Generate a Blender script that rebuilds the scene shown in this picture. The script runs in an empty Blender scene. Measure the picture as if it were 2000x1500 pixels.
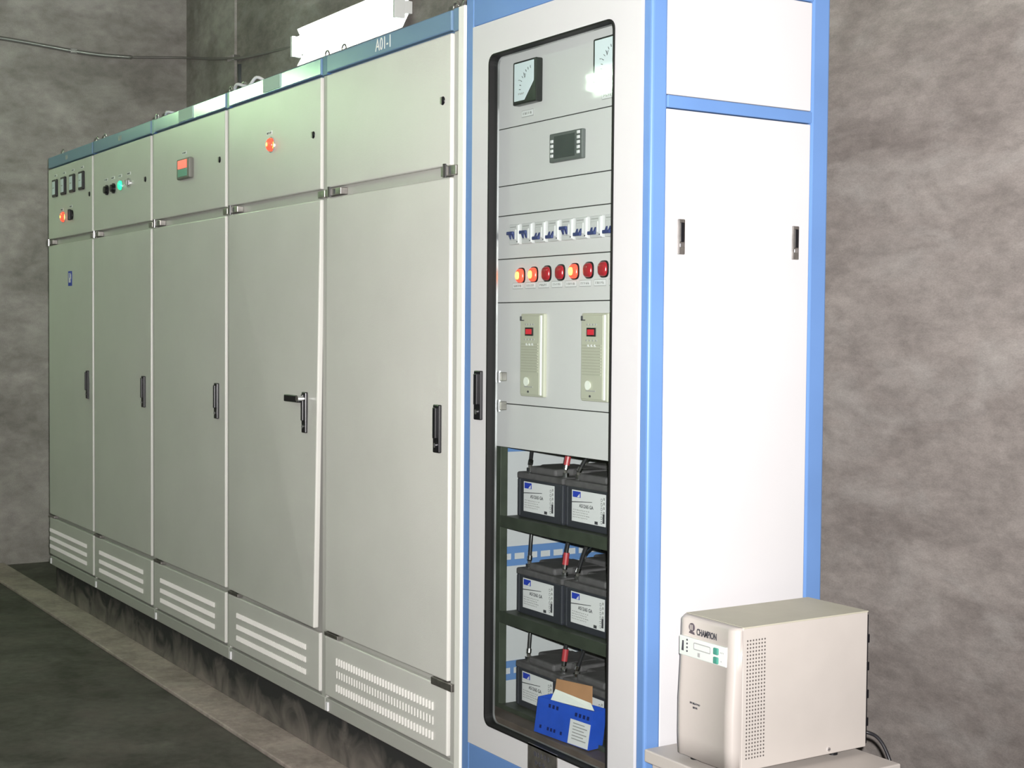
import bpy, bmesh, math, random
from mathutils import Vector, Matrix
random.seed(4)
SC = bpy.context.scene
COL = SC.collection

# ------------------------------------------------------------------ camera
YAW, PITCH, ROLL = -1.0052, -0.0373, 0.0081
fw = Vector((math.sin(YAW)*math.cos(PITCH), math.cos(YAW)*math.cos(PITCH), math.sin(PITCH)))
rt = Vector((math.cos(YAW), -math.sin(YAW), 0))
up = rt.cross(fw)
rt2 = math.cos(ROLL)*rt + math.sin(ROLL)*up
up2 = -math.sin(ROLL)*rt + math.cos(ROLL)*up
cd = bpy.data.cameras.new('camera'); cam = bpy.data.objects.new('camera', cd); COL.objects.link(cam)
CAM = Vector((2.6437, -2.0502, 1.2918))
m = Matrix((rt2, up2, -fw)).transposed().to_4x4(); m.translation = CAM
cam.matrix_world = m
cd.sensor_fit = 'HORIZONTAL'; cd.sensor_width = 36; cd.lens = 2803.95/2000*36; cd.clip_start = .02
SC.camera = cam

# ------------------------------------------------------------------ world, flash, exposure
w = bpy.data.worlds.new('world'); SC.world = w; w.use_nodes = True
w.node_tree.nodes['Background'].inputs[0].default_value = (.6, .65, .6, 1)
w.node_tree.nodes['Background'].inputs[1].default_value = .05
SC.view_settings.view_transform = 'Standard'; SC.view_settings.look = 'None'
SC.view_settings.exposure = 0.0; SC.view_settings.gamma = 1.0
SC.view_settings.use_curve_mapping = False

def light(name, kind, loc, energy, color, **k):
    l = bpy.data.lights.new(name, kind); l.energy = energy; l.color = color
    for a, b in k.items(): setattr(l, a, b)
    o = bpy.data.objects.new(name, l); COL.objects.link(o); o.location = loc
    return o
# the camera's own flash, beside and above the lens
fl = light('camera_flash', 'SPOT', CAM + rt2*.035 + up2*.05 + fw*.03, 1330, (1, .965, .95), shadow_soft_size=.012, spot_size=math.radians(104), spot_blend=1.0)
fl.rotation_euler = (fw + up2*.24).to_track_quat('-Z', 'Y').to_euler()
TUBE = 80.0
TUBE_FAR = 27.0
TUBE_LEFT = 48.0

# ------------------------------------------------------------------ materials
def mat(name, color, rough=.5, metal=0., spec=.5, emit=None, es=0., noise=0., nscale=6., bump=0., bscale=200., coat=0.):
    M = bpy.data.materials.new(name); M.use_nodes = True
    N = M.node_tree.nodes; L = M.node_tree.links; b = N['Principled BSDF']
    b.inputs['Base Color'].default_value = (*color, 1)
    b.inputs['Roughness'].default_value = rough; b.inputs['Metallic'].default_value = metal
    b.inputs['Specular IOR Level'].default_value = spec
    if coat: b.inputs['Coat Weight'].default_value = coat; b.inputs['Coat Roughness'].default_value = .25
    if emit: b.inputs['Emission Color'].default_value = (*emit, 1); b.inputs['Emission Strength'].default_value = es
    tc = N.new('ShaderNodeTexCoord')
    if noise:
        n = N.new('ShaderNodeTexNoise'); n.inputs['Scale'].default_value = nscale; n.inputs['Detail'].default_value = 6
        L.new(tc.outputs['Object'], n.inputs['Vector'])
        r = N.new('ShaderNodeValToRGB')
        r.color_ramp.elements[0].position = .3; r.color_ramp.elements[1].position = .7
        r.color_ramp.elements[0].color = tuple(c*(1-noise) for c in color)+(1,)
        r.color_ramp.elements[1].color = tuple(min(1, c*(1+noise*.6)) for c in color)+(1,)
        L.new(n.outputs['Fac'], r.inputs[0]); L.new(r.outputs[0], b.inputs['Base Color'])
    if bump:
        n2 = N.new('ShaderNodeTexNoise'); n2.inputs['Scale'].default_value = bscale; n2.inputs['Detail'].default_value = 3
        L.new(tc.outputs['Object'], n2.inputs['Vector'])
        bp = N.new('ShaderNodeBump'); bp.inputs['Strength'].default_value = bump; bp.inputs['Distance'].default_value = .002
        L.new(n2.outputs['Fac'], bp.inputs['Height']); L.new(bp.outputs[0], b.inputs['Normal'])
    return M

def concrete(name, dark, light_, accent, scale=1.0, streak=(1, 1, 1), bump=.35):
    """Trowelled cement: broad clouds, finer mottling and a few smeared pale patches."""
    M = bpy.data.materials.new(name); M.use_nodes = True
    N = M.node_tree.nodes; L = M.node_tree.links; b = N['Principled BSDF']
    b.inputs['Roughness'].default_value = .88; b.inputs['Specular IOR Level'].default_value = .25
    tc = N.new('ShaderNodeTexCoord'); mp = N.new('ShaderNodeMapping'); mp.inputs['Scale'].default_value = streak
    L.new(tc.outputs['Object'], mp.inputs['Vector'])
    def noise(s, d, dist=0., rough=.55):
        n = N.new('ShaderNodeTexNoise'); n.inputs['Scale'].default_value = s*scale; n.inputs['Detail'].default_value = d
        n.inputs['Distortion'].default_value = dist; n.inputs['Roughness'].default_value = rough
        L.new(mp.outputs[0], n.inputs['Vector']); return n.outputs['Fac']
    def ramp(src, p0, p1, c0, c1):
        r = N.new('ShaderNodeValToRGB'); r.color_ramp.elements[0].position = p0; r.color_ramp.elements[1].position = p1
        r.color_ramp.elements[0].color = (*c0, 1); r.color_ramp.elements[1].color = (*c1, 1)
        L.new(src, r.inputs[0]); return r.outputs[0]
    base = ramp(noise(1.5, 7, .6), .34, .66, dark, light_)
    fine = ramp(noise(13, 6, .2), .3, .72, (.80,)*3, (1.14,)*3)
    mx = N.new('ShaderNodeMix'); mx.data_type = 'RGBA'; mx.blend_type = 'MULTIPLY'; mx.inputs[0].default_value = 1
    L.new(base, mx.inputs[6]); L.new(fine, mx.inputs[7])
    patch = ramp(noise(2.2, 8, .5, .6), .50, .70, (0,)*3, (1,)*3)
    mx2 = N.new('ShaderNodeMix'); mx2.data_type = 'RGBA'; mx2.inputs[7].default_value = (*accent, 1)
    mm = N.new('ShaderNodeMath'); mm.operation = 'MULTIPLY'; mm.inputs[1].default_value = .55
    L.new(patch, mm.inputs[0]); L.new(mm.outputs[0], mx2.inputs[0]); L.new(mx.outputs[2], mx2.inputs[6])
    grain = ramp(noise(160, 2), .25, .75, (.86,)*3, (1.1,)*3)
    mx3 = N.new('ShaderNodeMix'); mx3.data_type = 'RGBA'; mx3.blend_type = 'MULTIPLY'; mx3.inputs[0].default_value = 1
    L.new(mx2.outputs[2], mx3.inputs[6]); L.new(grain, mx3.inputs[7])
    L.new(mx3.outputs[2], b.inputs['Base Color'])
    bp = N.new('ShaderNodeBump'); bp.inputs['Strength'].default_value = bump; bp.inputs['Distance'].default_value = .01
    L.new(noise(9, 8, .4), bp.inputs['Height']); L.new(bp.outputs[0], b.inputs['Normal'])
    return M

def glass_mat(name):
    M = bpy.data.materials.new(name); M.use_nodes = True
    N = M.node_tree.nodes; L = M.node_tree.links
    N.remove(N['Principled BSDF']); out = N['Material Output']
    tr = N.new('ShaderNodeBsdfTransparent'); tr.inputs[0].default_value = (.95, .97, .96, 1)
    gl = N.new('ShaderNodeBsdfGlossy'); gl.inputs['Roughness'].default_value = .03
    fr = N.new('ShaderNodeFresnel')                       # same reflectance from both faces of the pane
    ge = N.new('ShaderNodeNewGeometry'); mr = N.new('ShaderNodeMapRange'); mr.inputs[3].default_value = 1.5; mr.inputs[4].default_value = 1/1.5
    L.new(ge.outputs['Backfacing'], mr.inputs[0]); L.new(mr.outputs[0], fr.inputs[0])
    mx = N.new('ShaderNodeMixShader'); L.new(fr.outputs[0], mx.inputs[0]); L.new(tr.outputs[0], mx.inputs[1]); L.new(gl.outputs[0], mx.inputs[2])
    L.new(mx.outputs[0], out.inputs[0])
    return M

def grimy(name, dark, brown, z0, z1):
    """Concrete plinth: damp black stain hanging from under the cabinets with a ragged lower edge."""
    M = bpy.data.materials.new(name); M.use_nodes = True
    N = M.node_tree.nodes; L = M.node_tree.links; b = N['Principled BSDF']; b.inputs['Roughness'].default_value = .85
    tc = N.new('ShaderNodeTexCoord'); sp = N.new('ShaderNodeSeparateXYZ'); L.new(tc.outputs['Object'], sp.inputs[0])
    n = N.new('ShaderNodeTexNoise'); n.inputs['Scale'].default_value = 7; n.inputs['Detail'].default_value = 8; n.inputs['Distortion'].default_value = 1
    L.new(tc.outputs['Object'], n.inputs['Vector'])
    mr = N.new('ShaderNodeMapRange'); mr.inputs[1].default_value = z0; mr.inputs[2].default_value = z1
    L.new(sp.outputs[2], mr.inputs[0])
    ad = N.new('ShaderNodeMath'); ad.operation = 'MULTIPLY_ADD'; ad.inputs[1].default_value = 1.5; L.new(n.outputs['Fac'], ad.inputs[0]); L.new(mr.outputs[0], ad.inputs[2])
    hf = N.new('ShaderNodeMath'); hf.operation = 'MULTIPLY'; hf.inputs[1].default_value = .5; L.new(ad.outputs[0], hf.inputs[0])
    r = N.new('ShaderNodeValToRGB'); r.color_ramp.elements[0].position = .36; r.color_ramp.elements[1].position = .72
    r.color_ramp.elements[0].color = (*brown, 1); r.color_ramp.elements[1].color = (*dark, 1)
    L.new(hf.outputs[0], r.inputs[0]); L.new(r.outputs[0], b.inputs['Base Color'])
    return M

GREY = mat('grey_cabinet_paint', (.60, .595, .56), .34, noise=.05, nscale=3, bump=.15, bscale=260)
FRAME = mat('grey_frame_paint', (.42, .42, .39), .45)
CREAM = mat('pale_filler_paint', (.75, .75, .70), .35)
BLUE = mat('blue_frame_paint', (.115, .225, .47), .38, noise=.06, nscale=5)
BLUE_BAND = mat('blue_band_paint', (.13, .22, .34), .32)
BLUE_BAND2 = mat('glossy_blue_band_paint', (.115, .215, .37), .22, spec=.9, coat=.8)
DKBLUE = mat('dark_blue_paint', (.03, .09, .22), .4)
WHITEP = mat('white_cabinet_paint', (.545, .54, .55), .38, noise=.02, nscale=4)
INST = mat('instrument_panel_paint', (.62, .61, .62), .4)
INNER = mat('inner_panel_paint', (.50, .51, .53), .5)
BLACK = mat('black_plastic', (.005, .005, .007), .3)
RUBBER = mat('black_rubber', (.007, .007, .007), .6, spec=.3)
BEAD = mat('bright_steel', (.7, .7, .72), .3, .8)
STEEL = mat('dull_steel', (.38, .36, .34), .35, .9, noise=.3, nscale=40)
CHROME = mat('chrome', (.8, .8, .82), .15, 1)
RACKG = mat('dark_green_rack_paint', (.042, .052, .038), .5, noise=.3, nscale=20)
BATT = mat('battery_case', (.030, .032, .042), .42)
BATTTOP = mat('dusty_battery_lid', (.085, .08, .085), .75, noise=.35, nscale=30)
LABEL = mat('white_label', (.72, .72, .74), .45)
PAPER = mat('paper', (.8, .82, .76), .8)
INK = mat('ink', (.05, .05, .06), .6)
INKB = mat('blue_ink', (.02, .05, .45), .5)
INKG = mat('grey_ink', (.33, .33, .33), .6)
NAVY = mat('navy_toggle', (.03, .045, .16), .35)
REDS = mat('red_sleeve', (.36, .035, .045), .4)
REDOFF = mat('unlit_red_lens', (.34, .012, .022), .2, coat=.5)
REDON = mat('lit_red_lens', (.8, .05, .03), .25, emit=(1, .06, .03), es=2.2)
REDCORE = mat('lit_red_lens_core', (1, .5, .1), .3, emit=(1, .40, .05), es=7.0)
GREENON = mat('lit_green_lens', (.1, .9, .6), .25, emit=(.0, .8, .33), es=1.1)
DISPRED = mat('red_display', (.3, .01, .02), .3, emit=(1, .03, .06), es=.45)
DISPHOT = mat('lit_display_red', (.6, .05, .05), .3, emit=(1, .12, .08), es=1.6)
DISPGRN = mat('display_green', (.12, .35, .27), .3)
LCD = mat('lcd_glass', (.05, .06, .06), .15)
METERF = mat('meter_face', (.70, .78, .84), .3)
BEIGE = mat('meter_beige', (.47, .47, .385), .45)
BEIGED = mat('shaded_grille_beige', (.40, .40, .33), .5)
UPSM = mat('beige_steel', (.46, .425, .395), .5, noise=.03, nscale=12)
UPSF = mat('beige_plastic', (.42, .385, .36), .45)
UPSTOP = mat('dusty_beige_lid', (.44, .42, .335), .6, noise=.05, nscale=14)
HOLE = mat('vent_hole_dark', (.085, .075, .07), .8)
PANELW = mat('control_label_white', (.60, .65, .61), .35)
TEAL = mat('teal_button', (.06, .24, .19), .4)
EMBLEM = mat('emblem_grey', (.10, .085, .10), .5)
CARTB = mat('blue_carton', (.018, .085, .55), .45, noise=.12, nscale=25)
NAVYI = mat('navy_ink', (.004, .012, .10), .5)
CARD = mat('brown_card', (.42, .22, .11), .8, noise=.1, nscale=20)
GLASS = glass_mat('door_glass')
CABLE = mat('black_cable', (.015, .015, .018), .35)
WIREG = mat('grey_cable', (.16, .15, .14), .5)
CONDUIT = mat('metal_conduit', (.33, .33, .31), .3, .7)
FIXT = mat('white_enamel', (.85, .87, .85), .3)
RUST = mat('rusty_tray', (.10, .075, .065), .6, noise=.3, nscale=12)
def emis(name, col, s):
    return mat(name, (.9, .9, .9), .4, emit=col, es=s)
TUBEM = emis('lit_tube_back', (.86, 1, .90), TUBE)
TUBEF = emis('lit_tube_far', (.74, 1, .74), TUBE_FAR)
TUBEL = emis('lit_tube_left', (.60, 1, .50), TUBE_LEFT)
WALLC = concrete('cement_wall', (.23, .215, .195), (.40, .375, .35), (.44, .43, .39), 1.0, (1, 1, 1.7))
WALLB = concrete('cement_wall_back', (.20, .178, .165), (.29, .264, .245), (.37, .355, .335), 1.15, (1, 1, 2.1))
FLOORC = concrete('cement_floor', (.068, .064, .055), (.13, .122, .108), (.15, .125, .115), 2.0)
KERBC = concrete('kerb_cement', (.30, .25, .228), (.47, .385, .357), (.49, .42, .39), 3.0)
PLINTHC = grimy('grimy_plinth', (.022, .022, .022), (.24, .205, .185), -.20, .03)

# ------------------------------------------------------------------ mesh builder
class MB:
    def __init__(s): s.bm = bmesh.new(); s.mats = []
    def mi(s, m):
        if m not in s.mats: s.mats.append(m)
        return s.mats.index(m)
    def _fin(s, before, m):
        i = s.mi(m)
        for f in s.bm.faces:
            if f not in before: f.material_index = i
    def box(s, x0, x1, y0, y1, z0, z1, m, bev=0., seg=2):
        before = set(s.bm.faces)
        M = Matrix.Translation(((x0+x1)/2, (y0+y1)/2, (z0+z1)/2)) @ Matrix.Diagonal((abs(x1-x0), abs(y1-y0), abs(z1-z0), 1))
        g = bmesh.ops.create_cube(s.bm, size=1, matrix=M)
        if bev:
            es = list({e for v in g['verts'] for e in v.link_edges})
            bmesh.ops.bevel(s.bm, geom=es, offset=bev, segments=seg, profile=.5, affect='EDGES', clamp_overlap=True)
        s._fin(before, m); return s
    def cyl(s, a, b, r, m, n=20, r2=None, cap=True):
        before = set(s.bm.faces)
        a, b = Vector(a), Vector(b); d = b-a
        q = d.to_track_quat('Z', 'Y').to_matrix().to_4x4(); q.translation = (a+b)/2
        bmesh.ops.create_cone(s.bm, cap_ends=cap, segments=n, radius1=r, radius2=r if r2 is None else r2, depth=d.length, matrix=q)
        s._fin(before, m); return s
    def dome(s, c, axis, r, h, m, n=20, k=5, sq=2.0):
        """Rounded cap rising h along axis; sq above 2 squares the outline."""
        before = set(s.bm.faces)
        ax = Vector(axis).normalized(); u = ax.orthogonal().normalized()
        if abs(ax.y) > .9: u = Vector((1, 0, 0))
        v = ax.cross(u); rings = []
        for j in range(k):
            t = j/k*math.pi/2; rr = r*math.cos(t)**.7; hh = h*math.sin(t); ring = []
            for i in range(n):
                a = 2*math.pi*i/n; ca, sa = math.cos(a), math.sin(a)
                f = (abs(ca)**sq+abs(sa)**sq)**(-1/sq)
                ring.append(s.bm.verts.new(Vector(c)+u*rr*f*ca+v*rr*f*sa+ax*hh))
            rings.append(ring)
        top = s.bm.verts.new(Vector(c)+ax*h)
        for j in range(k-1):
            for i in range(n): s.bm.faces.new((rings[j][i], rings[j][(i+1) % n], rings[j+1][(i+1) % n], rings[j+1][i]))
        for i in range(n): s.bm.faces.new((rings[-1][i], rings[-1][(i+1) % n], top))
        s._fin(before, m)
        for f in s.bm.faces:
            if f not in before: f.smooth = True
        return s
    def tube(s, pts, r, m, n=10, sub=6):
        before = set(s.bm.faces)
        P = [Vector(p) for p in pts]; Q = []
        for i in range(len(P)-1):
            p0 = P[max(i-1, 0)]; p1 = P[i]; p2 = P[i+1]; p3 = P[min(i+2, len(P)-1)]
            for j in range(sub):
                t = j/sub
                Q.append(.5*((2*p1)+(-p0+p2)*t+(2*p0-5*p1+4*p2-p3)*t*t+(-p0+3*p1-3*p2+p3)*t**3))
        Q.append(P[-1]); rings = []; ref = None
        for i, p in enumerate(Q):
            d = (Q[min(i+1, len(Q)-1)]-Q[max(i-1, 0)]).normalized()
            if ref is None: ref = d.orthogonal().normalized()
            ref = (ref-d*ref.dot(d)).normalized(); o = d.cross(ref)
            rings.append([s.bm.verts.new(p+(ref*math.cos(2*math.pi*k/n)+o*math.sin(2*math.pi*k/n))*r) for k in range(n)])
        for a, b in zip(rings, rings[1:]):
            for k in range(n): s.bm.faces.new((a[k], a[(k+1) % n], b[(k+1) % n], b[k])).smooth = True
        s.bm.faces.new(rings[0][::-1]); s.bm.faces.new(rings[-1])
        s._fin(before, m); return s
    def poly(s, pts, thick, m):
        """Flat polygon (list of 3D points) given a real thickness along the vector thick."""
        before = set(s.bm.faces); t = Vector(thick)
        a = [s.bm.verts.new(Vector(p)) for p in pts]; b = [s.bm.verts.new(Vector(p)+t) for p in pts]
        s.bm.faces.new(a); s.bm.faces.new(b[::-1])
        for i in range(len(a)): s.bm.faces.new((a[i], b[i], b[(i+1) % len(a)], a[(i+1) % len(a)]))
        s._fin(before, m); return s
    def ring(s, outer, inner, y0, y1, m, plane='y'):
        """Frame between two rounded loops with equal point counts; (u,v) are x,z."""
        before = set(s.bm.faces); n = len(outer)
        P = lambda p, y: Vector((p[0], y, p[1])) if plane == 'y' else Vector((y, p[0], p[1]))
        lo = [[s.bm.verts.new(P(p, y)) for p in lp] for lp, y in ((outer, y0), (inner, y0), (inner, y1), (outer, y1))]
        for k in range(4):
            A, B = lo[k], lo[(k+1) % 4]
            for i in range(n): s.bm.faces.new((A[i], A[(i+1) % n], B[(i+1) % n], B[i]))
        s._fin(before, m); return s
    def add_mesh(s, me, M, m):
        before = set(s.bm.faces); me = me.copy(); me.transform(M)
        s.bm.from_mesh(me); bpy.data.meshes.remove(me); s._fin(before, m); return s
    def build(s, name, parent=None, recalc=True):
        if recalc: bmesh.ops.recalc_face_normals(s.bm, faces=s.bm.faces)
        org = ORG.get(parent.name, Vector((0, 0, 0))) if parent else Vector((0, 0, 0))
        bmesh.ops.translate(s.bm, verts=s.bm.verts, vec=-org)
        me = bpy.data.meshes.new(name); s.bm.to_mesh(me); s.bm.free()
        for m in s.mats: me.materials.append(m)
        o = bpy.data.objects.new(name, me); COL.objects.link(o)
        if parent: o.parent = parent; ORG[o.name] = org
        return o
ORG = {}
def rrect(x0, x1, z0, z1, r, k=6):
    pts = []
    for cx, cz, a0 in ((x1-r, z1-r, 0), (x0+r, z1-r, 90), (x0+r, z0+r, 180), (x1-r, z0+r, 270)):
        for i in range(k+1):
            a = math.radians(a0+90*i/k); pts.append((cx+r*math.cos(a), cz+r*math.sin(a)))
    return pts
def orect(x0, x1, z0, z1, k=6):
    """Square-cornered loop with the same point count as rrect: corner arcs collapse to the corners."""
    pts = []
    for cx, cz in ((x1, z1), (x0, z1), (x0, z0), (x1, z0)):
        for i in range(k+1):
            t = 1e-4*(i-k/2)
            sx = -1 if cx == x1 else 1; sz = -1 if cz == z1 else 1
            pts.append((cx, cz))
    return pts
def thing(name, loc, label, cat, group=None):
    o = bpy.data.objects.new(name, None); COL.objects.link(o); o.location = loc; o.empty_display_size = .05
    ORG[o.name] = Vector(loc); return tag(o, label, cat, group)
def tag(o, label, cat, group=None):
    o['label'] = label; o['category'] = cat
    if group: o['group'] = group
    return o
def struct(o): o['kind'] = 'structure'; return o
def recentre(o):
    """Put a one-mesh thing's origin at its bottom centre."""
    vs = [v.co for v in o.data.vertices]
    c = Vector(((min(v.x for v in vs)+max(v.x for v in vs))/2, (min(v.y for v in vs)+max(v.y for v in vs))/2, min(v.z for v in vs)))
    o.data.transform(Matrix.Translation(-c)); o.location = c; return o
def copy_tree(o, dloc=Vector((0, 0, 0)), parent=None):
    c = o.copy(); COL.objects.link(c)
    if parent: c.parent = parent
    else: c.location = o.location+dloc
    ORG[c.name] = ORG.get(o.name, Vector((0, 0, 0)))+dloc
    for ch in list(o.children): copy_tree(ch, dloc, c)
    return c
FR = Matrix(((1, 0, 0, 0), (0, 0, -1, 0), (0, 1, 0, 0), (0, 0, 0, 1)))     # text facing -y
SD = Matrix(((0, 0, 1, 0), (1, 0, 0, 0), (0, 1, 0, 0), (0, 0, 0, 1)))      # text facing +x
def text_mesh(body, size, bold=0.0, sx=1.0, ext=.0004):
    c = bpy.data.curves.new('t', 'FONT'); c.body = body; c.size = size; c.extrude = ext; c.offset = bold
    c.align_x = 'CENTER'; c.align_y = 'CENTER'; c.resolution_u = 3
    o = bpy.data.objects.new('t', c); COL.objects.link(o)
    dg = bpy.context.evaluated_depsgraph_get(); me = bpy.data.meshes.new_from_object(o.evaluated_get(dg))
    bpy.data.objects.remove(o); bpy.data.curves.remove(c)
    me.transform(Matrix.Diagonal((sx, 1, 1, 1))); return me
def put_text(mb, body, size, x, y, z, m, rot=0., bold=0., sx=1., base=FR):
    mb.add_mesh(text_mesh(body, size, bold, sx), Matrix.Translation((x, y, z)) @ base @ Matrix.Rotation(rot, 4, 'Z'), m)
def scribble(mb, x0, x1, z, h, y, m, n=5):
    """A row of tiny unreadable characters printed on a -y face."""
    st = (x1-x0)/n
    for i in range(n):
        x = x0+st*i; mb.box(x+st*.12, x+st*.45, y-.0004, y+.0006, z-h/2, z+h/2, m)
        mb.box(x+st*.45, x+st*.85, y-.0004, y+.0006, z-h/2+h*random.choice((0, .38, .75)), z-h/2+h*random.choice((.25, .6))+h*.25, m)

# ------------------------------------------------------------------ room
FZ = -.18; WL, WR, WB, WF, CZ = -6.47, 3.7, 1.215, -3.3, 3.7
def slab(name, m, *b): return struct(recentre(MB().box(*b, m).build(name)))
slab('floor', FLOORC, WL-.2, WR+.2, WF-.2, WB+.2, FZ-.15, FZ)
slab('ceiling', WALLC, WL-.2, WR+.2, WF-.2, WB+.2, CZ, CZ+.15)
slab('wall_left', WALLC, WL-.2, WL, WF-.2, WB+.2, FZ, CZ)
slab('wall_back', WALLB, WL, WR, WB, WB+.2, FZ, CZ)
slab('wall_right', WALLC, WR, WR+.2, WF-.2, WB+.2, FZ, CZ)
slab('wall_front', WALLC, WL, WR, WF-.2, WF, FZ, CZ)
slab('trim_1', WALLC, WL, -5.63, 1.2, WB, FZ, CZ)                     # corner pilaster
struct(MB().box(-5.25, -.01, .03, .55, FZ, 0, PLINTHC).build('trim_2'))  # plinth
struct(recentre(MB().box(-6.46, .0, -.135, .03, FZ, FZ+.016, KERBC, .004).build('trim_3')))   # raised strip

# ------------------------------------------------------------------ shared cabinet fittings
def pull_handle(parent, x0, x1, z0, z1, y=0., out=.010, lever_open=False):
    b = MB(); b.box(x0, x1, y-out, y+.001, z0, z1, BLACK, .003)
    h = b.build('handle', parent)
    l = MB(); mx = (x0+x1)/2; wz = (x1-x0)*.22
    l.box(mx-wz, mx+wz, y-out-.007, y-out+.001, z0+.042, z1-.008, BLACK, .002)
    l.build('lever', parent)
    k = MB(); k.cyl((mx, y-out+.001, z0+.022), (mx, y-out-.004, z0+.022), (x1-x0)*.2, CHROME, 16)
    k.box(mx-.001, mx+.001, y-out-.0046, y-out-.0038, z0+.018, z0+.026, INK); k.build('keyhole', parent)
    if lever_open:
        q = MB(); q.box(x0-.105, x1-.012, y-out-.020, y-out-.006, z1-.036, z1-.012, BLACK, .003)
        q.cyl((mx, y, z1-.022), (mx, y-out-.024, z1-.022), .011, CHROME, 14); q.build('open_lever', parent)
def lock(parent, x, z):
    b = MB(); b.dome((x, 0.001, z), (0, -1, 0), .013, .006, BLACK, 14)
    b.poly([(x-.004, -.0062, z-.010), (x+.004, -.0062, z-.010), (x+.004, -.0062, z+.010), (x-.004, -.0062, z+.010)], (0, -.001, 0), STEEL)
    b.build('lock', parent)
def eyebolt(parent, x, y, z):
    b = MB(); b.cyl((x, y, z), (x, y, z+.014), .009, STEEL, 12)
    pts = [(x+.015*math.cos(a), y, z+.027+.015*math.sin(a)) for a in [i*math.pi/6 for i in range(13)]]
    b.tube(pts, .0035, STEEL, 8, 2); b.build('lifting_eye', parent)
def hinge(parent, x0, x1, z0, z1):
    b = MB(); b.box(x0, x1, -.006, .021, z0, z1, STEEL, .002)
    xm = x0+(x1-x0)*.36; b.cyl((xm, -.009, z0-.006), (xm, -.009, z1+.006), .007, CHROME, 12)
    b.box(x0+(x1-x0)*.6, x0+(x1-x0)*.66, -.0075, -.005, z0+.004, z1-.004, INK); b.build('hinge', parent)
def ind_lamp(parent, x, z, lit, core, r=.016, h=.018):
    b = MB(); b.cyl((x, .001, z), (x, -.004, z), r*1.18, CHROME, 20); b.build('lamp_bezel', parent)
    b = MB(); b.dome((x, -.005, z), (0, -1, 0), r, h, lit, 20)
    if core: b.dome((x-.002, -.005, z), (0, -1, 0), r*.55, h*1.06, core, 16)
    return b.build('indicator_lamp', parent)
def tag_plate(parent, x, z, w=.05, h=.014):
    b = MB(); b.box(x-w/2, x+w/2, -.0015, .0005, z-h/2, z+h/2, LABEL)
    scribble(b, x-w*.4, x+w*.4, z, h*.5, -.0016, INK, 4); return b.build('name_tag', parent)

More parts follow.
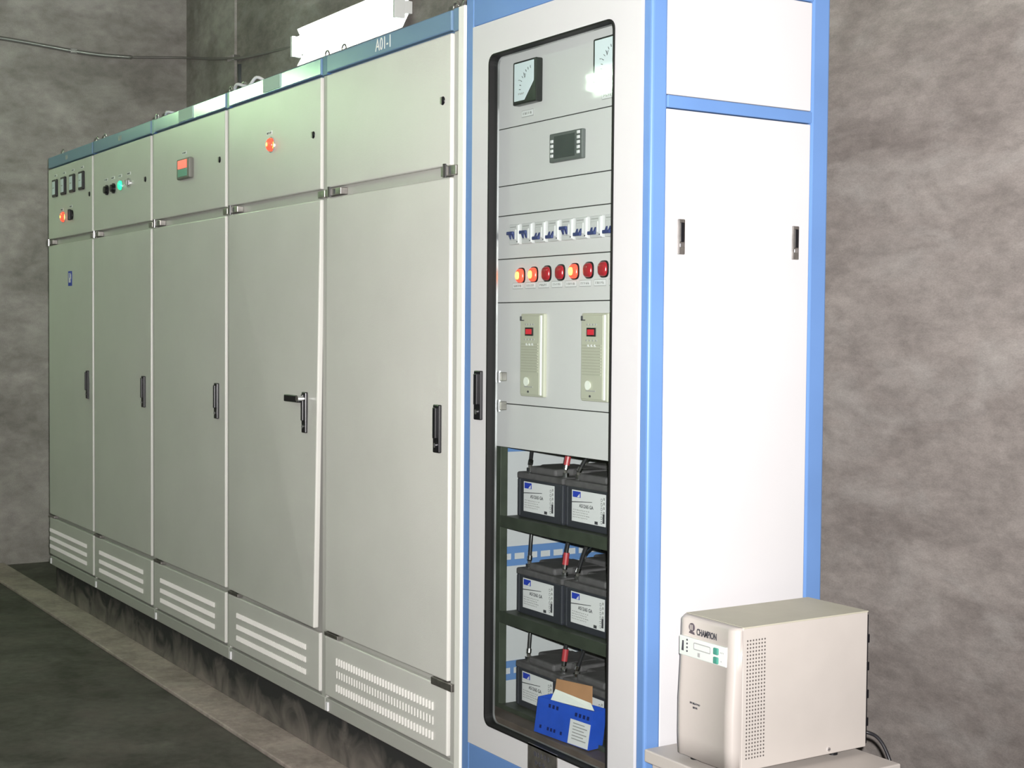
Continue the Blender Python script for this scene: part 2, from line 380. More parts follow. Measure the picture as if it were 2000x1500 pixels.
# ------------------------------------------------------------------ five grey switch cabinets
ZT, ZB, ZS, ZG, ZGB = 2.2, 2.1383, 1.7512, .2679, .0507
RB = [-5.2686, -4.4554, -3.5644, -2.6703, -1.7969, -.923]
GAP = [0, .026, .042, .038, .046]
CAPS = ['grey switch cabinet against the left wall with four small square meters',
        'grey switch cabinet with a green lamp and black knobs, second from the left wall',
        'grey switch cabinet with a small controller box showing a red and green display',
        'grey switch cabinet with one red lamp and a door handle lever swung open',
        'grey switch cabinet beside the glass-doored one, with coarse slotted vents and a blank upper door']
for i in range(5):
    x0 = RB[i]+GAP[i]; x1 = RB[i+1]
    nxt = (GAP[i+1]-.004) if i < 4 else .041
    c0 = x0-.003 if i else x0; c1 = x1+nxt
    T = thing('switch_cabinet', ((c0+c1)/2, .29, 0), CAPS[i], 'electrical cabinet', 'grey switch cabinets in the row')
    b = MB(); b.box(c0, c1, .021, .56, 0, ZB, FRAME, .002); b.box(c0, c1, .021, .56, ZB, ZT-.004, BLUE_BAND, .002); b.build('body', T)
    # corner post between this cabinet and the next
    b = MB(); b.box(x1+.004, c1, .008, .020, .0, ZB, FRAME, .003); b.box(x1+.004, c1, .004, .020, ZB, ZT+.002, DKBLUE if i < 4 else BLUE_BAND, .002); b.build('corner_post', T)
    # header band
    hb = MB(); hb.box(x0, x1, .0, .0205, ZB+.004, ZT-.0, BLUE_BAND2 if i in (2, 3) else BLUE_BAND, .004); H = hb.build('header_band', T)
    lx = {0: (-4.93, -4.88), 1: (-4.03, -3.97), 2: (-3.194, -3.028), 3: (-2.29, -2.135), 4: None}[i]
    if lx:
        lb = MB()
        if i < 2:
            scribble(lb, lx[0], lx[1], 2.170, .022, -.001, INKG, 3)
            lb.build('lettering', H)
        else:
            lb.box(lx[0], lx[1], -.003, .001, ZB+.010, ZT-.004, mat('green_sticker', (.42, .58, .50), .6)); lb.build('sticker', H)
    else:
        lb = MB(); put_text(lb, 'A01-1', .055, -1.34, -.001, 2.172, PAPER, sx=.8); lb.build('lettering', H)
    # upper door
    d = MB(); d.box(x0, x1, .0, .0205, ZS+.010, ZB-.003, GREY, .005, 3); UD = d.build('upper_door', T)
    lock(UD, (-4.497, -3.635, -2.73, -1.856, -.969)[i], 1.949)
    # lower door (number four is bent: its free lower corner stands proud)
    d = MB(); d.box(x0, x1, .0, .0205, ZG+.008, ZS-.024, GREY, .005, 3)
    if i == 3:
        for v in d.bm.verts:
            f = (v.co.x-x0)/(x1-x0)*(ZS-v.co.z)/(ZS-ZG); v.co.y -= .022*f
    LD = d.build('lower_door', T)
    hx = ((-4.556, -4.518), (-3.683, -3.640), (-2.780, -2.738), (-1.915, -1.875), (-1.012, -.968))[i]
    pull_handle(LD, hx[0]+.012, hx[1]+.004, .935, 1.075, y=(-.011 if i == 3 else 0), lever_open=(i == 3))
    # foot panel with vent slots
    g = MB(); g.box(x0, x1, .0, .0205, ZGB+.006, ZG-.010, GREY, .005, 3); VP = g.build('foot_panel', T)
    if i == 4: rows, gx0, gx1, pit, hh = (.188, .145, .100), -1.665, -.995, .0186, .024
    else: rows, gx0, gx1, pit, hh = (.190, .146, .103), x0+.085, x1-.10, .0135, .019
    if i == 0: gx0 = x0+.01
    n = int((gx1-gx0)/pit)
    for r_ in rows:
        s = MB()
        pr = .0030 if (i == 4 and r_ == rows[1]) else .0052
        for k in range(n):
            a = gx0+pit*k
            p = [(a, .001, r_-hh/2), (a+pit*.55, -pr, r_-hh/2), (a+pit*.64, .001, r_-hh/2)]
            s.poly(p, (0, 0, hh), GREY)
        s.build('vent_louvres', VP)
    # base rail
    r = MB(); r.box(c0, c1, .003, .0205, 0.0, ZGB-.004, FRAME, .003); r.box(x0+.012, x0+.026, -.003, .004, .006, .036, LABEL, .001)
    r.build('base_rail', T)
    # hinges on the opening side of each seam
    hinge(T, x0, x0+(.10 if i < 4 else .12), ZS-.019, ZS+.004)
    if i < 4: MB().box(x1-.010, c1, -.006, .021, ZS-.021, ZS+.003, STEEL, .002).build('hinge_bracket', T)
    hb_ = MB(); hb_.box(x0, x0+.10, -.003, .02, ZG-.007, ZG+.005, STEEL, .001); hb_.build('foot_hinge', T)
    if i == 4:
        hinge(T, x1-.045, x1+.040, ZS-.02, ZS+.008); k = MB(); k.box(x1-.09, x1+.03, -.004, .02, ZG-.016, ZG+.006, STEEL, .002); k.build('foot_hinge', T)
    eyebolt(T, c0+.03 if i else c0+.11, .05, ZT-.004); eyebolt(T, c1-.10, .05, ZT-.004)
    if i == 0:
        for x in (-5.119, -4.954, -4.790, -4.622):
            b = MB(); b.box(x-.040, x+.040, -.012, .001, 1.979, 2.072, BLACK, .005); b.box(x-.028, x+.026, -.0132, -.0115, 1.992, 2.060, METERF, .001)
            b.box(x-.015, x+.012, -.0138, -.013, 2.024, 2.028, INKG); b.build('panel_meter', UD)
            tag_plate(UD, x, 2.092, .045, .012)
        ind_lamp(UD, -4.965, 1.865, REDON, REDCORE, .026, .014); tag_plate(UD, -5.0, 1.905)
        b = MB(); b.cyl((-4.81, .001, 1.866), (-4.81, -.008, 1.866), .026, BLACK, 20); b.box(-4.817, -4.803, -.022, -.007, 1.838, 1.894, BLACK, .003); b.build('selector_switch', UD); tag_plate(UD, -4.83, 1.91)
        b = MB(); b.box(-4.885, -4.815, -.001, .001, 1.503, 1.579, INKB); scribble(b, -4.875, -4.825, 1.545, .05, -.0015, LABEL, 2)
        b.build('notice_sticker', LD)
    if i == 1:
        for x in (-4.20, -4.095):
            b = MB(); b.cyl((x, .001, 1.945), (x, -.008, 1.945), .024, BLACK, 20); b.cyl((x, -.008, 1.945), (x, -.018, 1.945), .017, BLACK, 16); b.build('push_button', UD)
        ind_lamp(UD, -3.985, 1.950, GREENON, None, .022, .012)
        b = MB(); b.cyl((-3.86, .001, 1.952), (-3.86, -.008, 1.952), .022, CHROME, 20); b.box(-3.865, -3.855, -.022, -.006, 1.940, 1.964, CHROME, .002); b.build('key_switch', UD)
        for x in (-4.22, -4.11, -4.0, -3.87): tag_plate(UD, x, 1.995, .05, .013)
    if i == 2:
        b = MB(); b.box(-3.170, -3.020, -.021, .001, 1.904, 1.988, mat('controller_case', (.16, .16, .14), .5), .006)
        b.build('controller_box', UD)
        b = MB(); b.box(-3.148, -3.045, -.0230, -.020, 1.947, 1.980, DISPHOT); b.box(-3.148, -3.045, -.0230, -.020, 1.914, 1.945, DISPGRN); b.build('controller_display', UD)
        tag_plate(UD, -3.13, 2.015, .05, .012)
    if i == 3:
        ind_lamp(UD, -2.215, 1.953, REDON, REDCORE, .024, .014); tag_plate(UD, -2.235, 1.997, .05, .014)
# pale filler between the grey row and the glass-doored cabinet
b = MB(); b.box(-.8805, -.8465, -.002, .55, 0, ZT, CREAM, .003)
tag(recentre(b.build('filler_strip')), 'tall narrow white filler strip between the grey row and the blue-framed cabinet', 'filler panel')

# loose cables lying on the cabinet tops
def loose(name, pts, r, m, lab, cat='cable'): return tag(recentre(MB().tube(pts, r, m).build(name)), lab, cat)
Zt = ZT+.0015
loose('loose_cable', [(-3.50, .045, Zt+.004), (-3.43, .03, Zt+.022), (-3.36, .06, Zt+.010), (-3.28, .10, Zt+.028), (-3.2, .16, Zt+.004)], .005, LABEL, 'pale loose cable lying on top of the cabinet with the red and green display')
loose('loose_cable', [(-2.70, .05, Zt+.004), (-2.64, .035, Zt+.030), (-2.56, .05, Zt+.014), (-2.50, .06, Zt+.040), (-2.44, .09, Zt+.012), (-2.36, .15, Zt+.004)], .006, LABEL, 'pale loose cable curled on top of the cabinet with one red lamp')
b = MB()
for k in range(5):
    a = k*1.3; b.tube([(-1.03+.012*k, .10, Zt+.008), (-1.00+.01*math.cos(a), .09, Zt+.035+.01*math.sin(a)), (-.965+.012*math.sin(a), .08, Zt+.045), (-.93, .085+.006*k, Zt+.02), (-.91, .10, Zt+.006)], .005, WIREG if k % 2 else CONDUIT)
tag(recentre(b.build('cable_tangle')), 'tangle of grey cables on top of the grey cabinet beside the glass-doored one', 'cable')

# ------------------------------------------------------------------ blue framed cabinet with the glass door
BX0, BX1, D, TOP = -.8443, 0., .5653, 2.265
T = thing('battery_cabinet', (-.42, .28, 0), 'tall blue-framed white cabinet with a glass door, instruments above and batteries below', 'electrical cabinet')
b = MB()
b.box(BX0, -.8033, .003, .05, 0, TOP, BLUE, .004); b.box(-.0345, BX1, .003, .05, 0, TOP, BLUE, .007, 3)
b.box(BX0, -.80, D-.055, D, 0, TOP, BLUE, .004); b.box(-.055, BX1, D-.057, D, 0, TOP, BLUE, .005)
b.box(-.8033, -.0345, .003, .05, 2.131, TOP, BLUE, .003); b.box(-.8033, -.0345, .003, .05, 0, .129, BLUE, .003)
b.box(-.05, BX1, .05, D-.057, 1.8135, 1.8430, BLUE, .003); b.box(-.05, BX1, .05, D-.057, 2.114, TOP, BLUE, .003); b.box(-.05, BX1, .05, D-.057, 0, .10, BLUE, .003)
b.box(BX0, -.80, .05, D-.055, 2.114, TOP, BLUE, .003); b.box(BX0, -.80, .05, D-.055, 0, .10, BLUE, .003)
b.box(-.80, -.055, D-.045, D, 2.15, TOP, BLUE, .003); b.box(-.80, -.055, D-.045, D, 0, .10, BLUE, .003)
b.build('frame', T)
MB().box(BX0+.004, BX1-.004, .01, D-.004, TOP-.004, TOP+.004, BLUE, .001).build('top_panel', T)
b = MB(); b.box(-.012, -.003, .050, .5065, 1.8445, 2.112, WHITEP, .002); b.build('upper_side_panel', T)
b = MB(); b.box(-.012, -.003, .050, .5065, .102, 1.811, WHITEP, .002); SP = b.build('lower_side_panel', T)
for yc in (.095, .458):
    b = MB(); b.box(-.004, .004, yc-.0095, yc+.0095, 1.473, 1.556, STEEL, .002); b.box(.003, .007, yc-.005, yc+.005, 1.502, 1.548, BLACK, .0015)
    b.box(.003, .0056, yc-.006, yc+.006, 1.490, 1.499, CHROME, .001); b.build('panel_latch', SP)
MB().box(BX0+.018, BX0+.024, .05, D-.01, .02, 2.25, INNER).build('left_side_panel', T)
MB().box(-.80, -.05, D-.012, D-.006, .02, 2.25, INNER).build('rear_panel', T)
MB().box(-.815, -.035, .052, D-.02, .115, .125, RUST).build('floor_tray', T)
# door: white sheet with a tall rounded window
do = orect(-.8015, -.0355, .1318, 2.1281); di = rrect(-.712, -.139, .204, 2.038, .026)
b = MB(); b.ring(do, di, -.001, .002, WHITEP)
b.box(-.8015, -.795, .002, .014, .1318, 2.1281, WHITEP); b.box(-.042, -.0355, .002, .014, .1318, 2.1281, WHITEP)
DO = b.build('glass_door', T)
b = MB(); b.ring(rrect(-.7125, -.1385, .2035, 2.0385, .0265), rrect(-.7075, -.1435, .2085, 2.0335, .024), -.004, .022, RUBBER); b.build('window_gasket', DO)
b = MB(); b.ring(rrect(-.7120, -.1390, .204, 2.038, .026), rrect(-.7060, -.1450, .2100, 2.0320, .022), .0225, .028, BEAD); b.build('glass_bead', DO)
MB().box(-.709, -.142, .010, .013, .207, 2.035, GLASS).build('glass_pane', DO)
pull_handle(DO, -.770, -.734, 1.044, 1.180)
b = MB(); b.box(-.489, -.352, -.004, .0, .136, .209, STEEL, .001)
scribble(b, -.46, -.38, .188, .012, -.0042, INK, 5); scribble(b, -.455, -.40, .165, .012, -.0042, INK, 3); b.build('name_plate', DO)
for z in (1.165, 1.085):
    b = MB(); b.box(-.706, -.690, .028, .05, z-.012, z+.012, STEEL, .002); b.cyl((-.698, .03, z-.016), (-.698, .03, z+.016), .005, CHROME, 10); b.build('door_catch', DO)
# bottom ledge behind the window
MB().box(-.80, -.04, .030, .086, .150, .2245, RUST, .003).build('bottom_ledge', T)

# instrument panels
PY = .06
zs = [2.10, 1.8465, 1.689, 1.607, 1.488, 1.368, 1.0895, .968]
panels = []
for k in range(7):
    b = MB(); b.box(-.7895, -.045, PY, PY+.004, zs[k+1]+.0012, zs[k]-.0012, INST, .0008, 1)
    if k == 6: b.box(-.7895, -.045, PY+.004, PY+.03, zs[7]+.0012, zs[7]+.004, INST)
    panels.append(b.build('instrument_panel', T))
MB().box(-.79, -.045, PY+.006, PY+.008, .97, 2.10, RUBBER).build('backing_sheet', T)
def big_meter(x0, x1, z0, z1, p):
    b = MB(); b.box(x0, x1, PY-.022, PY+.001, z0, z1, BLACK, .004); fx0, fx1, fz0, fz1 = x0+.010, x1-.010, z0+.010, z1-.006
    y = PY-.0232
    b.poly([(fx0, y, fz0), (fx0+(fx1-fx0)*.52, y, fz0), (fx1, y, fz0+(fz1-fz0)*.46), (fx1, y, fz1), (fx0, y, fz1)], (0, .002, 0), METERF)
    M = b.build('panel_meter', p)
    b = MB(); cx, cz = fx1-.006, fz0+.024
    for q in range(8):
        a = math.radians(98+q*11); r1, r2 = .056, .063
        p1 = Vector((cx+r1*math.cos(a), y-.0003, cz+r1*math.sin(a))); p2 = Vector((cx+r2*math.cos(a), y-.0003, cz+r2*math.sin(a)))
        b.cyl(p1, p2, .0009, INK, 6)
    put_text(b, 'V', .017, fx0+.052, y, fz1-.038, INK); put_text(b, '~', .016, fx0+.025, y, fz0+.055, INK)
    scribble(b, fx0+.02, fx0+.05, fz0+.018, .005, y, INKG, 4); b.build('dial_marks', p)
big_meter(-.655, -.541, 1.897, 2.013, panels[0]); big_meter(-.284, -.170, 1.897, 2.015, panels[0])
def plate_tag(p, x0, x1, z0, z1, s='', y=PY):
    b = MB(); b.box(x0, x1, y-.0018, y+.0005, z0, z1, INKG); b.box(x0+.0016, x1-.0016, y-.0024, y-.0017, z0+.0014, z1-.0014, LABEL)
    scribble(b, x0+.007, x1-.007, (z0+z1)/2, (z1-z0)*.36, y-.0026, INKG, 5); b.build('name_tag', p)
plate_tag(panels[0], -.640, -.582, 1.866, 1.884); plate_tag(panels[0], -.272, -.214, 1.866, 1.884)
# operator screen
b = MB(); b.box(-.490, -.342, PY-.012, PY+.001, 1.729, 1.804, mat('screen_case', (.10, .11, .11), .45), .003)
b.box(-.467, -.372, PY-.0135, PY-.011, 1.738, 1.796, LCD, .001)
for x in (-.482, -.362):
    for q in range(4 if x < -.4 else 5): b.box(x, x+.011, PY-.0145, PY-.0115, 1.742+q*.0125, 1.750+q*.0125, LABEL, .001)
b.build('operator_screen', panels[1])
# breakers
BRK = mat('breaker_case', (.56, .56, .57), .4)
for k in range(8):
    x = -.660+.0633*k; upst = k in (0, 1, 4)
    b = MB(); b.box(x-.026, x+.026, PY-.010, PY+.001, 1.525, 1.580, BRK, .002); b.box(x-.020, x+.012, PY-.014, PY-.009, 1.537, 1.566, BRK, .002); b.box(x+.016, x+.0245, PY-.0135, PY-.009, 1.528, 1.577, LABEL, .001)
    b.box(x-.020, x+.010, PY-.0105, PY-.0098, 1.571, 1.5735, INKG)
    b.cyl((x+.020, PY-.0140, 1.532), (x+.020, PY-.012, 1.532), .0022, INK, 8)
    B = b.build('breaker', panels[3])
    b = MB()
    zt_, zr_ = (1.551, 1.537) if upst else (1.532, 1.553)
    b.box(x-.019, x+.011, PY-.024, PY-.016, zt_, zt_+.009, NAVY, .002)
    for dx in (-.012, .003): b.poly([(x+dx-.003, PY-.013, zr_), (x+dx+.004, PY-.013, zr_), (x+dx+.004, PY-.021, zt_+.004), (x+dx-.003, PY-.021, zt_+.004)], (0, .005, .003), NAVY)
    b.build('breaker_toggle', panels[3])
# indicator lamps
for k in range(8):
    x = -.653+.0634*k; z = 1.4405+.001*k; on = k in (0, 1, 4)
    x += .014; b = MB(); b.dome((x, PY, z), (0, -1, 0), .0215, .004, BLACK, 24, 3, 3.4); b.build('lamp_bezel', panels[4])
    b = MB(); b.dome((x, PY-.003, z), (0, -1, 0), .0185, .0085, REDON if on else REDOFF, 24, 5, 3.0)
    if on: b.dome((x-.003, PY-.003, z), (0, -1, 0), .0135, .0105, REDCORE, 20, 5, 2.8)
    x -= .014
    b.build('indicator_lamp', panels[4])
    plate_tag(panels[4], x-.025, x+.026, 1.4045, 1.4215)
# two charger modules
for x0, x1 in ((-.623, -.510), (-.338, -.225)):
    b = MB(); b.box(x0, x1, PY-.010, PY+.001, 1.115, 1.337, BEIGE, .003)
    b.box(x1-.012, x1-.009, PY-.0145, PY-.009, 1.120, 1.332, LABEL, .001); b.box(x0+.002, x1-.018, PY-.0125, PY-.009, 1.120, 1.332, BEIGE, .002)
    Mo = b.build('charger_module', panels[5])
    b = MB(); b.box(x0+.030, x0+.066, PY-.016, PY-.012, 1.278, 1.300, BLACK); b.box(x0+.034, x0+.062, PY-.0168, PY-.0155, 1.282, 1.296, DISPRED); b.build('module_display', panels[5])
    b = MB()
    for q in range(11): b.box(x0+.010, x1-.024, PY-.0150, PY-.0120, 1.181+q*.0073, 1.1845+q*.0073, BEIGED)
    b.box(x0+.005, x0+.009, PY-.016, PY-.012, 1.318, 1.330, INK); b.box(x0+.005, x0+.020, PY-.016, PY-.012, 1.318, 1.3205, INK)
    for q in range(4): b.box(x0+.028+q*.012, x0+.033+q*.012, PY-.0145, PY-.012, 1.306, 1.310, INKG); b.box(x0+.024+q*.014, x0+.029+q*.014, PY-.0145, PY-.012, 1.266, 1.270, INKG)
    for q in range(3): b.cyl((x0+.036+q*.014, PY-.016, 1.255), (x0+.036+q*.014, PY-.012, 1.255), .003, LABEL, 8)
    b.cyl((x0+.036, PY-.016, 1.155), (x0+.036, PY-.0118, 1.155), .012, PAPER, 16, .010)
    b.box(x0+.026, x0+.066, PY-.0142, PY-.012, 1.140, 1.1425, INKG); b.cyl((x0+.044, PY-.015, 1.128), (x0+.044, PY-.012, 1.128), .003, INK, 8)
    b.build('module_grille', panels[5])
# slotted blue rails on the inside of the left wall
def slot_rail(z0, z1):
    b = MB(); xa, xb = -.8245+.004, -.8165
    zc = (z0+z1)/2; y = .06
    b.box(xa, xb, .06, D-.06, z0, zc-.010, BLUE); b.box(xa, xb, .06, D-.06, zc+.008, z1, BLUE)
    while y < D-.10: b.box(xa, xb, y, y+.010, zc-.010, zc+.008, BLUE); y += .045
    b.build('slotted_rail', T)
slot_rail(.616, .672); slot_rail(.286, .341); slot_rail(.945, .990)
# dark green battery rack
b = MB()
for x0, x1 in ((-.803, -.778), (-.066, -.041)):
    for y0, y1 in ((.086, .110), (.485, .509)): b.box(x0, x1, y0, y1, .125, .966, RACKG, .001)
b.build('rack_posts', T)
SH = (.768, .497, .2335)
for z in SH:
    b = MB(); b.box(-.778, -.066, .088, .505, z-.004, z, RACKG); b.box(-.778, -.066, .0855, .0885, z-.030, z+.003, RACKG, .0008, 1)
    b.box(-.778, -.066, .502, .505, z-.028, z+.002, RACKG); b.build('rack_shelf', T)

# ------------------------------------------------------------------ batteries: two in front, two behind on each shelf
def battery(x0, y0, z0):
    W, DD, Hh = .226, .170, .128
    R = thing('battery', (x0+W/2, y0+DD/2, z0), '', 'battery')
    b = MB(); b.box(x0+.003, x0+W-.003, y0+.003, y0+DD-.003, z0+.0005, z0+Hh-.016, BATT, .004)
    for xx in (x0+.001, x0+W-.013): b.box(xx, xx+.012, y0+.001, y0+.02, z0+.004, z0+Hh-.018, BATT, .003)
    b.build('battery_case', R)
    b = MB(); b.box(x0, x0+W, y0, y0+DD, z0+Hh-.018, z0+Hh, BATTTOP, .004); b.box(x0+.050, x0+W-.050, y0+.010, y0+DD-.008, z0+Hh-.001, z0+Hh+.019, BATTTOP, .006)
    b.box(x0+.008, x0+W-.008, y0+.070, y0+DD-.008, z0+Hh-.001, z0+Hh+.017, BATTTOP, .006); b.build('battery_lid', R)
    for xx in (x0+.026, x0+W-.026):
        b = MB(); b.cyl((xx, y0+.028, z0+Hh-.001), (xx, y0+.028, z0+Hh+.012), .010, CHROME, 14); b.cyl((xx, y0+.028, z0+Hh+.012), (xx, y0+.028, z0+Hh+.019), .006, STEEL, 6); b.build('terminal', R)
    b = MB(); lx0, lx1, lz0, lz1, y = x0+.032, x0+W-.042, z0+.020, z0+.103, y0+.0022
    b.box(lx0, lx1, y, y+.0015, lz0, lz1, LABEL)
    L_ = b.build('battery_label', R)
    b = MB(); y -= .0002
    b.box(lx0+.004, lx0+.040, y, y+.001, lz1-.019, lz1-.003, INKB)
    b.poly([(lx0+.024, y-.0002, lz1-.018), (lx0+.036, y-.0002, lz1-.018), (lx0+.036, y-.0002, lz1-.008)], (0, .0008, 0), LABEL)
    b.poly([(lx0, y, lz1-.034), (lx0+.092, y, lz1-.026), (lx0+.092, y, lz1-.0245), (lx0, y, lz1-.0315)], (0, .001, 0), INK)
    put_text(b, 'A512/65 GA', .0130, lx0+.066, y+.0003, lz1-.040, INK, bold=.0002, sx=.95)
    for q in range(4): scribble(b, lx0+.005, lx0+.082-.008*(q % 2), lz1-.052-q*.0065, .0026, y+.0003, INKG, 9)
    for q in range(6):
        b.cyl((lx1-.018, y, lz0+.010+q*.0115), (lx1-.018, y+.0008, lz0+.010+q*.0115), .0042, INK, 10); b.cyl((lx1-.018, y-.0003, lz0+.010+q*.0115), (lx1-.018, y+.0006, lz0+.010+q*.0115), .0030, LABEL, 10)
        b.box(lx1-.010, lx1-.004, y, y+.001, lz0+.008+q*.012, lz0+.015+q*.012, INKG)
    b.box(lx1-.012, lx1-.004, y-.0003, y+.001, lz0+.008, lz0+.032, INK); b.box(lx1-.048, lx1-.034, y, y+.001, lz0+.002, lz0+.010, INK)
    b.build('label_print', L_)
    return R
rn = ['top shelf', 'middle shelf', 'bottom shelf']
X_A, X_B, Y_F, Y_R = -.748, -.512, .122, .312
proto = None
for r_, z in enumerate(SH):
    for cx, side in ((X_A, 'left'), (X_B, 'right')):
        for cy, dep in ((Y_F, 'front'), (Y_R, 'rear')):
            if proto is None: proto = battery(X_A, Y_F, SH[0]); o = proto
            else: o = copy_tree(proto, Vector((cx-X_A, cy-Y_F, z-SH[0])))
            o['label'] = ('black battery with a white label, %s one on the %s of the glass-doored cabinet' if dep == 'front' else 'dusty black battery behind the %s front battery on the %s') % (side, rn[r_])
            o['group'] = 'batteries on the rack shelves'

def bcable(pts, lab, sleeve=None, r=.0055):
    R = thing('battery_cable', pts[-1], lab, 'cable', 'battery cables')
    MB().tube(pts, r, CABLE).build('cable', R)
    a, c = Vector(pts[-1]), Vector(pts[-2]); d = (c-a).normalized()
    MB().cyl(a, a+d*.012, .0072, CHROME, 12).build('cable_lug', R)
    if sleeve: MB().cyl(a+d*.012, a+d*.045, .0085, sleeve, 12).build('sleeve', R)
TZ = .128+.019
for r_, z in enumerate(SH):
    zt = z+TZ; top = {0: .985, 1: SH[0]-.006, 2: SH[1]-.006}[r_]
    fy = Y_F+.028
    bcable([(X_A+.010, fy+.02, top), (X_A-.006+.02, fy+.012, (zt+top)/2), (X_A+.026, fy, zt+.002)], 'black battery cable rising from the left terminal of the left battery, %s' % rn[r_])
    bcable([(X_A+.212, fy+.015, top), (X_A+.202, fy+.006, (zt+top)/2), (X_A+.200, fy, zt+.002)], 'black battery cable with a red sleeve on the left battery, %s' % rn[r_], REDS)
    bcable([(X_B+.058, fy+.025, top), (X_B+.040, fy+.012, (zt+top)/2), (X_B+.026, fy, zt+.002)], 'black battery cable on the left terminal of the right battery, %s' % rn[r_])
    bcable([(X_A+.19, Y_R-.03, top), (X_A+.13, Y_R+.0, (zt+top)/2), (X_A+.026, Y_R+.028, zt+.002)], 'black battery cable slanting down to the rear left battery, %s' % rn[r_])
    bcable([(X_B+.11, fy+.13, zt+.004), (X_B+.17, fy+.09, zt+.018), (X_B+.200, fy, zt+.002)], 'black battery cable looping over the right battery, %s' % rn[r_], REDS)

# ------------------------------------------------------------------ blue carton in the bottom of the cabinet
T = thing('carton', (-.40, .06, .2255), 'small open blue carton with a white label and a raised brown flap, below the batteries', 'box')
A = Vector((-.5170, .034, .2265)); B = Vector((-.2925, .052, .2275)); C = Vector((-.275, .052, .331)); Dd = Vector((-.4975, .034, .324))
dep = Vector((-.006, .048, 0)); th = Vector((0, .002, 0))
b = MB(); b.poly([A, B, C, Dd], th, CARTB); b.poly([A+dep, B+dep, C+dep, Dd+dep], (0, -.002, 0), CARTB)
b.poly([A, A+dep, Dd+dep, Dd], (.002, 0, 0), CARTB); b.poly([B, B+dep, C+dep, C], (-.002, 0, 0), CARTB); b.poly([A, B, B+dep, A+dep], (0, 0, .002), CARTB)
b.build('carton_body', T)
b = MB(); n_ = (B-A).cross(Dd-A).normalized()
if n_.y > 0: n_ = -n_
P = lambda u, v: A+(B-A)*u+(Dd-A)*v+n_*.0006
b.poly([P(.63, .02), P(.985, .02), P(.985, .70), P(.63, .70)], n_*.0006, LABEL)
LB = b.build('carton_label', T)
b = MB()
for r_ in range(6): 
    w_ = .25 if r_ % 2 else .20
    b.poly([P(.69, .60-r_*.085), P(.69+w_, .60-r_*.085), P(.69+w_, .625-r_*.085), P(.69, .625-r_*.085)], n_*.0016, INKG)
for u in (.22, .29, .36, .70, .77, .84, .91): b.poly([P(u, .80), P(u+.035, .80), P(u+.035, .90), P(u, .90)], n_*.0012, NAVYI)
for u in (.10, .24, .30, .36, .48): b.poly([P(u, .16), P(u+.03, .16), P(u+.03, .25), P(u, .25)], n_*.0012, NAVYI)
b.build('carton_print', T)
b = MB(); b.poly([(-.495, .083, .318), (-.345, .099, .318), (-.355, .106, .372), (-.497, .092, .364)], (0, .002, 0), CARD); b.build('carton_flap', T)
b = MB(); b.poly([(-.480, .062, .315), (-.300, .074, .325), (-.325, .082, .338), (-.470, .070, .345)], (0, .001, -.001), PAPER); b.build('paper_sheet', T)

# ------------------------------------------------------------------ power unit on its stand
T = thing('equipment_stand', (.21, .21, FZ), 'low beige stand beside the white cabinet carrying the power unit', 'stand')
SZ = .318
MB().box(.012, .402, -.006, .425, SZ-.030, SZ, UPSM, .003).build('stand_top', T)
b = MB(); b.box(.025, .390, .008, .412, FZ+.03, SZ-.0305, UPSM, .002); b.build('stand_body', T)
for x in (.04, .35):
    for y in (.02, .37): MB().box(x, x+.03, y, y+.03, FZ, FZ+.031, BLACK, .003).build('foot', T)

ux0, ux1, uy0, uy1, uz0, uz1 = .103, .299, .012, .420, .332, .650
T = thing('power_backup_unit', ((ux0+ux1)/2, (uy0+uy1)/2, SZ), 'beige tower power backup unit with a perforated side and green buttons', 'power supply')
b = MB(); b.box(ux0, ux1, uy0+.026, uy1, uz0, uz1-.002, UPSM, .002); b.build('case', T)
MB().box(ux0-.001, ux1+.001, uy0+.028, uy1+.001, uz1-.0035, uz1, UPSTOP, .001).build('case_lid', T)
# moulded front bezel: tapered toward the floor, rounded vertical edges and an inset centre face
b = MB()
sec = []
for z, bulge, inn in ((uz0+.002, .006, .0), (uz0+.05, .008, .0), (uz0+.13, .008, 0), (uz0+.22, .003, 0), (uz1-.008, .0, 0), (uz1-.001, -.008, .002)):
    y_ = uy0-bulge+.008; loop = []
    for t, o in ((0, .020), (.01, .006), (.04, .0), (.115, -.004), (.14, -.001), (.5, -.004), (.86, -.001), (.885, -.004), (.975, .0), (.997, .005), (1, .020)):
        loop.append((ux0+inn+(ux1-ux0-2*inn)*t, y_+o, z))
    sec.append([b.bm.verts.new(p) for p in loop]+[b.bm.verts.new((ux1-inn, uy0+.026, z)), b.bm.verts.new((ux0+inn, uy0+.026, z))])
for a, c in zip(sec, sec[1:]):
    for i in range(len(a)): b.bm.faces.new((a[i], a[(i+1) % len(a)], c[(i+1) % len(a)], c[i])).smooth = (i < 10)
b.bm.faces.new(sec[0]); b.bm.faces.new(sec[-1]); b.mi(UPSF)
BZ = b.build('front_bezel', T)
yf = uy0-.0005
b = MB(); b.box(.1140, .2750, yf-.0002, yf+.008, .560, .604, PANELW, .002); CP = b.build('control_label', T)
b = MB(); y = yf-.0014
b.poly([(.124, y, .571), (.131, y, .571), (.131, y, .594), (.1265, y, .594)], (0, .001, 0), INK)
for q in range(4): b.cyl((.143, y, .572+q*.0085), (.143, y+.0015, .572+q*.0085), .0023, INK, 8)
b.ring(rrect(.166, .224, .580, .596, .003), rrect(.168, .222, .582, .594, .002), y, y+.0015, INKG)
b.box(.180, .189, y, y+.0015, .566, .575, INKG, .0005, 1)
scribble(b, .257, .270, .590, .003, y, INKG, 3); scribble(b, .259, .264, .571, .003, y, INKG, 1); b.build('control_marks', CP)
for z in (.5835, .5635): MB().box(.237, .252, yf-.0055, yf, z, z+.015, TEAL, .002).build('push_button', T)
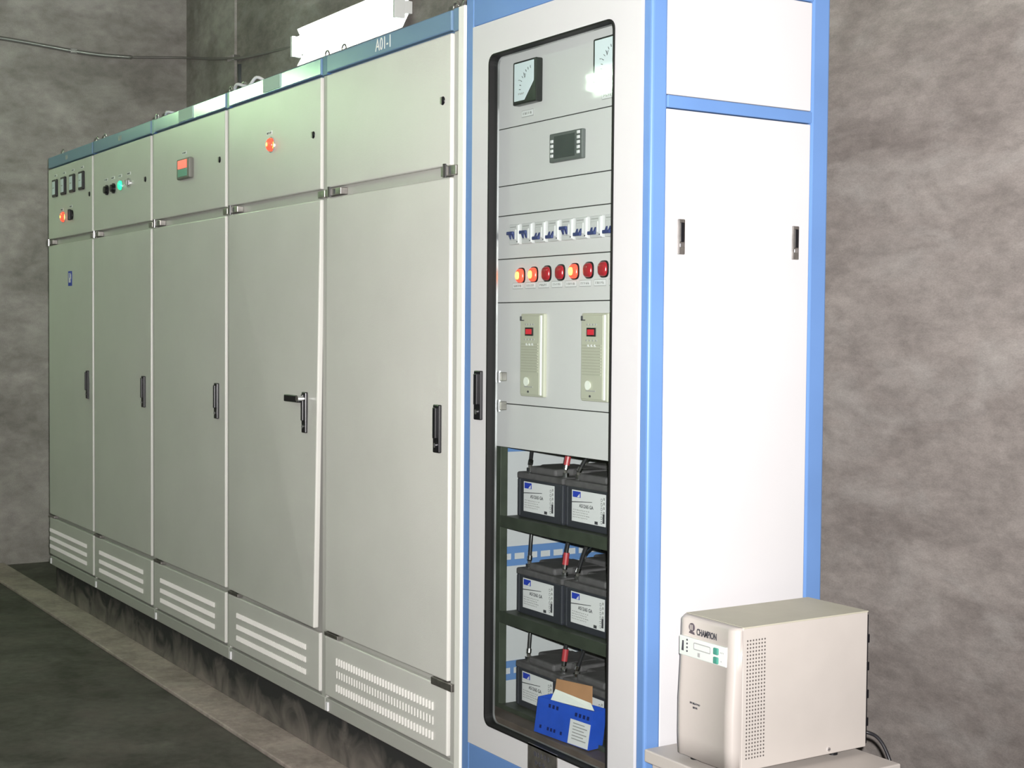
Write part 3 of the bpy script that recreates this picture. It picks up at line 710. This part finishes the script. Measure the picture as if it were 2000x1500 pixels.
b = MB(); y = yf+.0020
put_text(b, 'CHAMPION', .0205, .2085, y-.0015, .6205, INK, bold=.0005, sx=.64)
b.build('lettering', T)
b = MB(); b.cyl((.156, y-.0012, .628), (.156, y+.001, .628), .0095, EMBLEM, 20)
for q in (-1, 0, 1): b.box(.1505+.004*q+.004, .152+.004*q+.004, y-.0018, y-.0010, .622, .634, UPSF)
b.poly([(.1465, y-.001, .6145), (.1655, y-.001, .6125), (.1630, y-.001, .6175), (.1490, y-.001, .6185)], (0, .002, 0), EMBLEM)
b.build('emblem', T)
b = MB(); scribble(b, .158, .195, .459, .0045, uy0-.0035, INK, 8); scribble(b, .169, .186, .450, .0045, uy0-.0040, INK, 4); b.build('small_print', T)
# perforated strip
b = MB()
for i in range(7):
    for j in range(33):
        y_ = .052+i*.0084; z_ = .360+j*.0081
        b.cyl((ux1-.0005, y_, z_), (ux1+.0003, y_, z_), .0023, HOLE, 6)
b.build('side_vent', T)
b = MB(); b.cyl((ux1-.001, .300, .344), (ux1+.003, .300, .344), .0045, CHROME, 12); b.box(ux1+.0028, ux1+.0034, .297, .303, .3435, .3445, INK); b.build('case_screw', T)
b = MB(); b.box(ux0+.006, ux1-.003, uy1, uy1+.006, uz0+.006, uz1-.010, BLACK, .001)
for q in range(4): b.box(ux1-.012, ux1+.0015, uy1-.001, uy1+.006, .38+q*.065, .400+q*.065, BLACK, .001)
b.build('rear_plate', T)
for x in (ux0+.03, ux1-.03):
    for y_ in (uy0+.035, .345): MB().cyl((x, y_, SZ+.0003), (x, y_, uz0+.001), .011, BLACK, 14).build('rubber_foot', T)
MB().tube([(.265, .428, .360), (.285, .445, .357), (.305, .452, .350), (.325, .455, .330), (.348, .455, .290), (.37, .46, .22), (.40, .50, .0), (.42, .60, FZ+.006), (.30, .80, FZ+.006), (.1, 1.0, FZ+.006)], .0042, CABLE).build('power_cord', T)

# ------------------------------------------------------------------ fluorescent fixtures
def fixture(cx, cy, cz, L_, axis, nrm, m, lab):
    """Batten fitting: axis along the tube, nrm pointing away from the wall. Origin on the wall."""
    T = thing('fluorescent_lamp', (cx, cy, cz), lab, 'lamp'); ax = Vector(axis); nr = Vector(nrm); c = Vector((cx, cy, cz)); upv = Vector((0, 0, 1))
    def bx(b, a0, a1, n0, n1, z0, z1, mm, bev=.003):
        p = [c+ax*a+nr*n for a in (a0, a1) for n in (n0, n1)]
        b.box(min(q.x for q in p), max(q.x for q in p), min(q.y for q in p), max(q.y for q in p), cz+z0, cz+z1, mm, bev)
    b = MB(); bx(b, -L_/2, L_/2, 0, .040, -.030, .030, FIXT)
    b.poly([c+ax*(-L_/2)+nr*.020+upv*.030, c+ax*(L_/2)+nr*.020+upv*.030, c+ax*(L_/2)+nr*.055+upv*.098, c+ax*(-L_/2)+nr*.055+upv*.098], (0, 0, .002), FIXT)
    b.poly([c+ax*(-L_/2)+nr*.020-upv*.030, c+ax*(L_/2)+nr*.020-upv*.030, c+ax*(L_/2)+nr*.055-upv*.098, c+ax*(-L_/2)+nr*.055-upv*.098], (0, 0, -.002), FIXT)
    b.build('housing', T)
    for s_ in (-1, 1):
        b = MB(); a = s_*(L_/2-.012); bx(b, a-.012, a+.012, .038, .095, -.055, .055, FIXT); b.build('tube_holder', T)
    for z in (-.032, .032):
        b = MB(); b.cyl(c+ax*(-L_/2+.024)+nr*.070+upv*z, c+ax*(L_/2-.024)+nr*.070+upv*z, .0165, m, 20); b.build('tube', T)
fixture(-4.01, WB, 2.815, 1.21, (1, 0, 0), (0, -1, 0), TUBEM, 'glaring twin-tube fluorescent lamp on the back wall above the cabinets')
fixture(WL, -1.62, 2.86, 1.25, (0, 1, 0), (1, 0, 0), TUBEL, 'twin-tube fluorescent lamp on the left wall in front of the cabinets')
fixture(-4.22, WF, 2.86, 1.25, (1, 0, 0), (0, 1, 0), TUBEF, 'twin-tube fluorescent lamp on the wall facing the left end of the row')
fixture(-1.2, WF, 2.9, 1.25, (1, 0, 0), (0, 1, 0), TUBEF, 'added twin-tube fluorescent fill lamp on the wall facing the middle of the row')  # unseen lamp added as ambient fill for the room

# ------------------------------------------------------------------ cable run along the walls
T = thing('wall_cable', (WL, .4, 3.02), 'thin metal-sheathed cable running around the left corner high on the wall', 'cable')
MB().tube([(-6.45, -1.2, 3.10), (-6.45, -.5, 3.06), (-6.45, .025, 3.040), (-6.45, .25, 3.026), (-6.45, .46, 3.010), (-6.44, .65, 3.003), (-6.42, .82, 3.006)], .013, CONDUIT).build('conduit', T)
MB().tube([(-6.42, .82, 3.006), (-6.32, 1.14, 3.022), (-5.83, 1.15, 2.940), (-5.53, 1.15, 2.898), (-5.40, 1.17, 2.884), (-5.17, 1.205, 2.878), (-4.76, 1.225, 2.855)], .008, WIREG).build('cable', T)
for p in ((-6.45, .46, 3.010), (-5.56, 1.165, 2.901)):
    MB().box(p[0]-.02 if p[1] < 1 else p[0]-.05, p[0]+.012 if p[1] < 1 else p[0]+.05, p[1]-.02, p[1]+.025, p[2]-.016, p[2]+.018, CHROME, .004).build('clip', T)
b = MB(); b.tube([(-5.575, 1.215, 2.875), (-5.575, 1.225, 2.6), (-5.575, 1.225, 2.2), (-5.575, 1.225, FZ+.002)], .018, mat('dark_conduit', (.07, .075, .08), .5), 10, 2)
tag(recentre(b.build('drop_conduit')), 'dark vertical conduit dropping down the back wall beside the corner pilaster', 'conduit')
